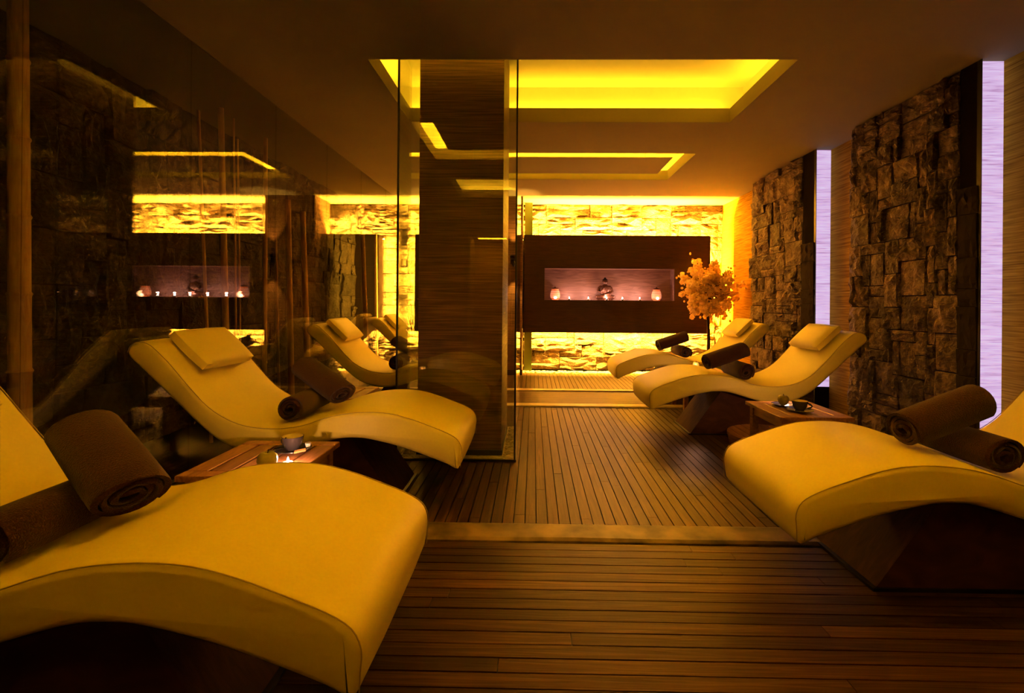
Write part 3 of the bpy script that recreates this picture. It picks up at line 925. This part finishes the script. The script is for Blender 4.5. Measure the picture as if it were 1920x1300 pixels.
def jar(x, label):
    t = thing('candle_jar', label, 'candle jar', (x, NY + .02, NZ), 0, 'glowing jars in the niche')
    t.scale = (1.35, 1.35, 1.2)
    prof = [(.032, 0), (.052, .025), (.058, .06), (.052, .10), (.040, .135), (.042, .145)]
    MB().lathe([(0, 0)] + prof + [(.036, .145), (.030, .12)], 24, cap=False).build('glass_body', M['jar'], t, 50)
    for zz, rr_ in ((.035, .0565), (.05, .0585), (.066, .059), (.082, .057), (.098, .054), (.114, .050)):
        MB().lathe([(rr_ - .003, -.003), (rr_, 0), (rr_ - .003, .003)], 24, (0, 0, zz), cap=False).build('band', M['jar_band'], t, 60)
    MB().lathe([(.036, 0), (.043, .004), (.040, .012), (.012, .020), (.006, .030), (0, .034)], 20, (0, 0, .145), cap=False).build('lid', M['bronze'], t, 40)
    MB().ball((0, -.052, .030), (.018, .010, .016)).build('candle_glow', M['jar_core'], t, 60)
    d = bpy.data.lights.new('jar_light', 'POINT'); d.energy = 1.0; d.color = (1, .40, .20); d.shadow_soft_size = .05
    o = bpy.data.objects.new('jar_light', d); COL.objects.link(o); o.location = (x, NY - .06, NZ + .05)
jar(.345, 'glowing banded glass candle jar at the left end of the niche')
jar(1.945, 'glowing banded glass candle jar at the right end of the niche')
for x, lb in ((.56, 'leftmost tealight in the niche, next to the left jar'), (.86, 'tealight in the niche left of the statue'),
              (1.145, 'tealight in the niche right in front of the statue'), (1.39, 'tealight in the niche just right of the statue'),
              (1.66, 'rightmost tealight in the niche, next to the right jar')):
    candle(x, PY0 + .033, NZ, lb, 2.6, 'tealights in the niche', 1.5, (1, .50, .38))

# ------------------------------------------------------------------ blossom tree
def ico_puff(seed):
    import bmesh
    b = bmesh.new(); bmesh.ops.create_icosphere(b, subdivisions=2, radius=1)
    off = Vector((seed * 3.1, seed * 1.7, 0))
    for v in b.verts:
        v.co *= 1 + .42 * noise.noise(v.co * 2.4 + off) + .38 * noise.noise(v.co * 5.5 + off)
    me = bpy.data.meshes.new('blossom'); b.to_mesh(me); b.free()
    me.materials.append(M['blossom'])
    return me
PUFF = [ico_puff(k) for k in range(5)]
TC = Vector((2.54, 7.06, 0))
tr = thing('blossom_tree', 'artificial tree with a round head of orange blossom, in the far right corner', 'tree', TC)
MB().lathe([(0, 0), (.14, 0), (.17, .26), (.155, .26), (.13, .22), (0, .22)], 24, cap=False).build('pot', M['metal_dark'], tr, 40)
MB().tube([(0, 0, .2), (.012, .01, .6), (-.008, 0, .95), (.0, 0, 1.20), (.01, 0, 1.42)], [.028, .022, .020, .018, .010], 9).build('trunk', M['bark'], tr, 60)
rt = random.Random(5)
tips = []
cz = 1.29
for k in range(34):
    # branch directions spread over a sphere, in the head's outline
    zc = 1 - 2 * (k + .5) / 34; a = k * 2.399963
    q = math.sqrt(1 - zc * zc)
    d = Vector((q * math.cos(a), q * math.sin(a), zc))
    L = rt.uniform(.30, .50)
    tip = Vector((d.x * L * .95, d.y * L * .75, d.z * L)) + Vector((0, 0, cz))
    base = Vector((0, 0, 1.12 + .16 * (d.z + 1)))
    mid = (base + tip) / 2 + Vector((rt.uniform(-.04, .04), rt.uniform(-.04, .04), -.03))
    MB().tube([base, mid, tip], [.008, .005, .003], 5).build('branch', M['bark'], tr)
    tips.append((base, mid, tip))
cnt = 0
for (base, mid, tip) in tips:
    for k in range(8):
        t_ = .38 + .66 * k / 7
        p = (mid.lerp(tip, (t_ - .4) / .6) if t_ > .4 else base.lerp(mid, t_ / .4))
        p = p + Vector((rt.gauss(0, .030), rt.gauss(0, .030), rt.gauss(0, .030)))
        r = rt.uniform(.028, .050)
        inst('blossom', rt.choice(PUFF), tr, p, (rt.uniform(0, 6), rt.uniform(0, 6), 0), (r, r, r))

sm = MB()
for (base, mid, tip) in tips:
    for k in range(26):
        p = mid.lerp(tip, rt.uniform(-.1, 1.08)) + Vector((rt.gauss(0, .040), rt.gauss(0, .040), rt.gauss(0, .040)))
        r = rt.uniform(.012, .022)
        sm.ball(p, (r * rt.uniform(.7, 1.2), r, r * rt.uniform(.7, 1.2)), 6, 4)
o = sm.build('petals', M['blossom'], tr); o['kind'] = 'stuff'

# ------------------------------------------------------------------ bamboo canes behind the glass, dry branches
def cane(x, y0, y1, r, h0, h1, label, lean=0.0, lx=0.0):
    # runs from the floor at depth y0 to its top at depth y1
    pts, rad = [], []
    Lz = h1
    n = max(3, int(Lz / .34))
    for k in range(n + 1):
        z = Lz * k / n
        for dz, s in (((-.012, 1.0), (0, 1.13), (.012, .97)) if 0 < k < n else ((0, 1.0),)):
            zz = z + dz; tt = zz / Lz
            pts.append((lx * tt, (y1 - y0) * tt, zz)); rad.append(r * s * (1 - .18 * tt))
    return tag(MB().tube(pts, rad, 12).build('bamboo_cane', M['bamboo'], None, 50, (x, y0, h0)), label, 'bamboo cane', 'bamboo canes behind the glass')
XC = -2.48
def yat(px): return -XC * F_PX / (1000 - px)
for (pb, pt, r, ztop, lb) in (
    (26, 12, .047, 2.62, 'thick bamboo cane behind the glass at the left edge of the view'),
    (392, 362, .013, 2.5, 'thin leaning bamboo cane behind the glass, crossing the candle reflections'),
    (424, 405, .026, 2.62, 'stout bamboo cane behind the glass above the left lounger pillow'),
    (441, 430, .009, 2.6, 'very thin bamboo cane, left one of a close pair behind the glass'),
    (449, 438, .009, 2.45, 'very thin bamboo cane, right one of a close pair behind the glass'),
    (493, 491, .022, 2.6, 'upright bamboo cane behind the glass at the right end of the niche reflection'),
    (522, 512, .012, 1.75, 'slender dim bamboo cane behind the glass, left of the two tall dark ones'),
    (545, 535, .030, 2.12, 'upright bamboo cane cut off below the ceiling, left of the leaning one'),
    (577, 563, .034, 2.06, 'leaning bamboo cane cut off below the ceiling behind the third left lounger'),
    (688, 676, .036, 2.25, 'dim bamboo cane behind the glass between the two far left loungers'),
    (706, 702, .026, 2.15, 'farthest dim bamboo cane behind the glass near the bright corner')):
    cane(XC, yat(pb), yat(pt), r, 0, ztop, lb)

tw = thing('dry_branches', 'bunch of dry dark twigs standing before the bright stone in the far left corner', 'branches', (-1.80, 7.32, 0))
MB().lathe([(0, 0), (.07, 0), (.09, .35), (.075, .35), (.06, .02), (0, .02)], 20, cap=False).build('vase', M['metal_dark'], tw, 40)
rt = random.Random(9)
for k in range(16):
    a = rt.uniform(0, 2 * PI); sp = rt.uniform(.10, .32); h = rt.uniform(.8, 1.30)
    pts = [(0, 0, .05)]
    for q in range(1, 6):
        f = q / 5
        pts.append((math.cos(a) * sp * f * f + rt.uniform(-.02, .02), math.sin(a) * sp * f * f * .5 + rt.uniform(-.02, .02), .05 + (h - .05) * f))
    MB().tube(pts, [.007, .006, .005, .004, .003, .002], 5).build('twig', M['bark'], tw)

# ------------------------------------------------------------------ doorway and plant behind the camera (seen mirrored in the pillar glass)
dr = MB()
dr.box(-1.32, YF - .9, 0, -1.28, YF, 2.5); dr.box(-.46, YF - .9, 0, -.42, YF, 2.5); dr.box(-1.32, YF - .94, 0, -.42, YF - .9, 2.5); dr.box(-1.32, YF - .9, 2.46, -.42, YF, 2.5)
dr.box(-1.32, YF - .9, -.02, -.42, YF, 0)
struct(dr.build('door_1', M['bamboo_paper']), 'lit doorway in the wall behind the camera', 'doorway')
strip_light('doorway_light', (-.87, YF - .45, 2.44), .6, .2, (0, 0, -1), (1, 0, 0), 9.0)
pt = thing('potted_bamboo', 'leafy potted bamboo mirrored faintly in the pillar glass', 'plant', (-.50, -2.55, 0))
MB().lathe([(0, 0), (.13, 0), (.17, .32), (.155, .32), (.13, .27), (0, .27)], 24, cap=False).build('pot', M['metal_dark'], pt, 40)
lf = MB()
for k in range(6):
    a = k * 1.05; x0_, y0_ = .06 * math.cos(a), .06 * math.sin(a); h = 1.3 + .15 * k
    st = [(x0_ * (1 + .8 * q / 5), y0_ * (1 + .8 * q / 5), .27 + (h - .27) * q / 5) for q in range(6)]
    MB().tube(st, .010, 7).build('stem', M['bamboo'], pt, 60)
    for q in range(12):
        f = rt.uniform(.25, 1); z = .27 + (h - .27) * f
        c0 = Vector((x0_ * (1 + .8 * f), y0_ * (1 + .8 * f), z)); b = rt.uniform(0, 2 * PI)
        d = Vector((math.cos(b), math.sin(b), rt.uniform(-.9, .3))).normalized(); sd = d.cross(Vector((0, 0, 1))).normalized() * .013
        L = rt.uniform(.14, .24)
        v = [c0, c0 + d * L * .4 + sd, c0 + d * L, c0 + d * L * .4 - sd, c0 + d * L * .4 + Vector((0, 0, .006))]
        lf.add(v, [(0, 1, 4), (1, 2, 4), (2, 3, 4), (3, 0, 4)])
o = lf.build('foliage', M['leaf'], pt); o['kind'] = 'stuff'
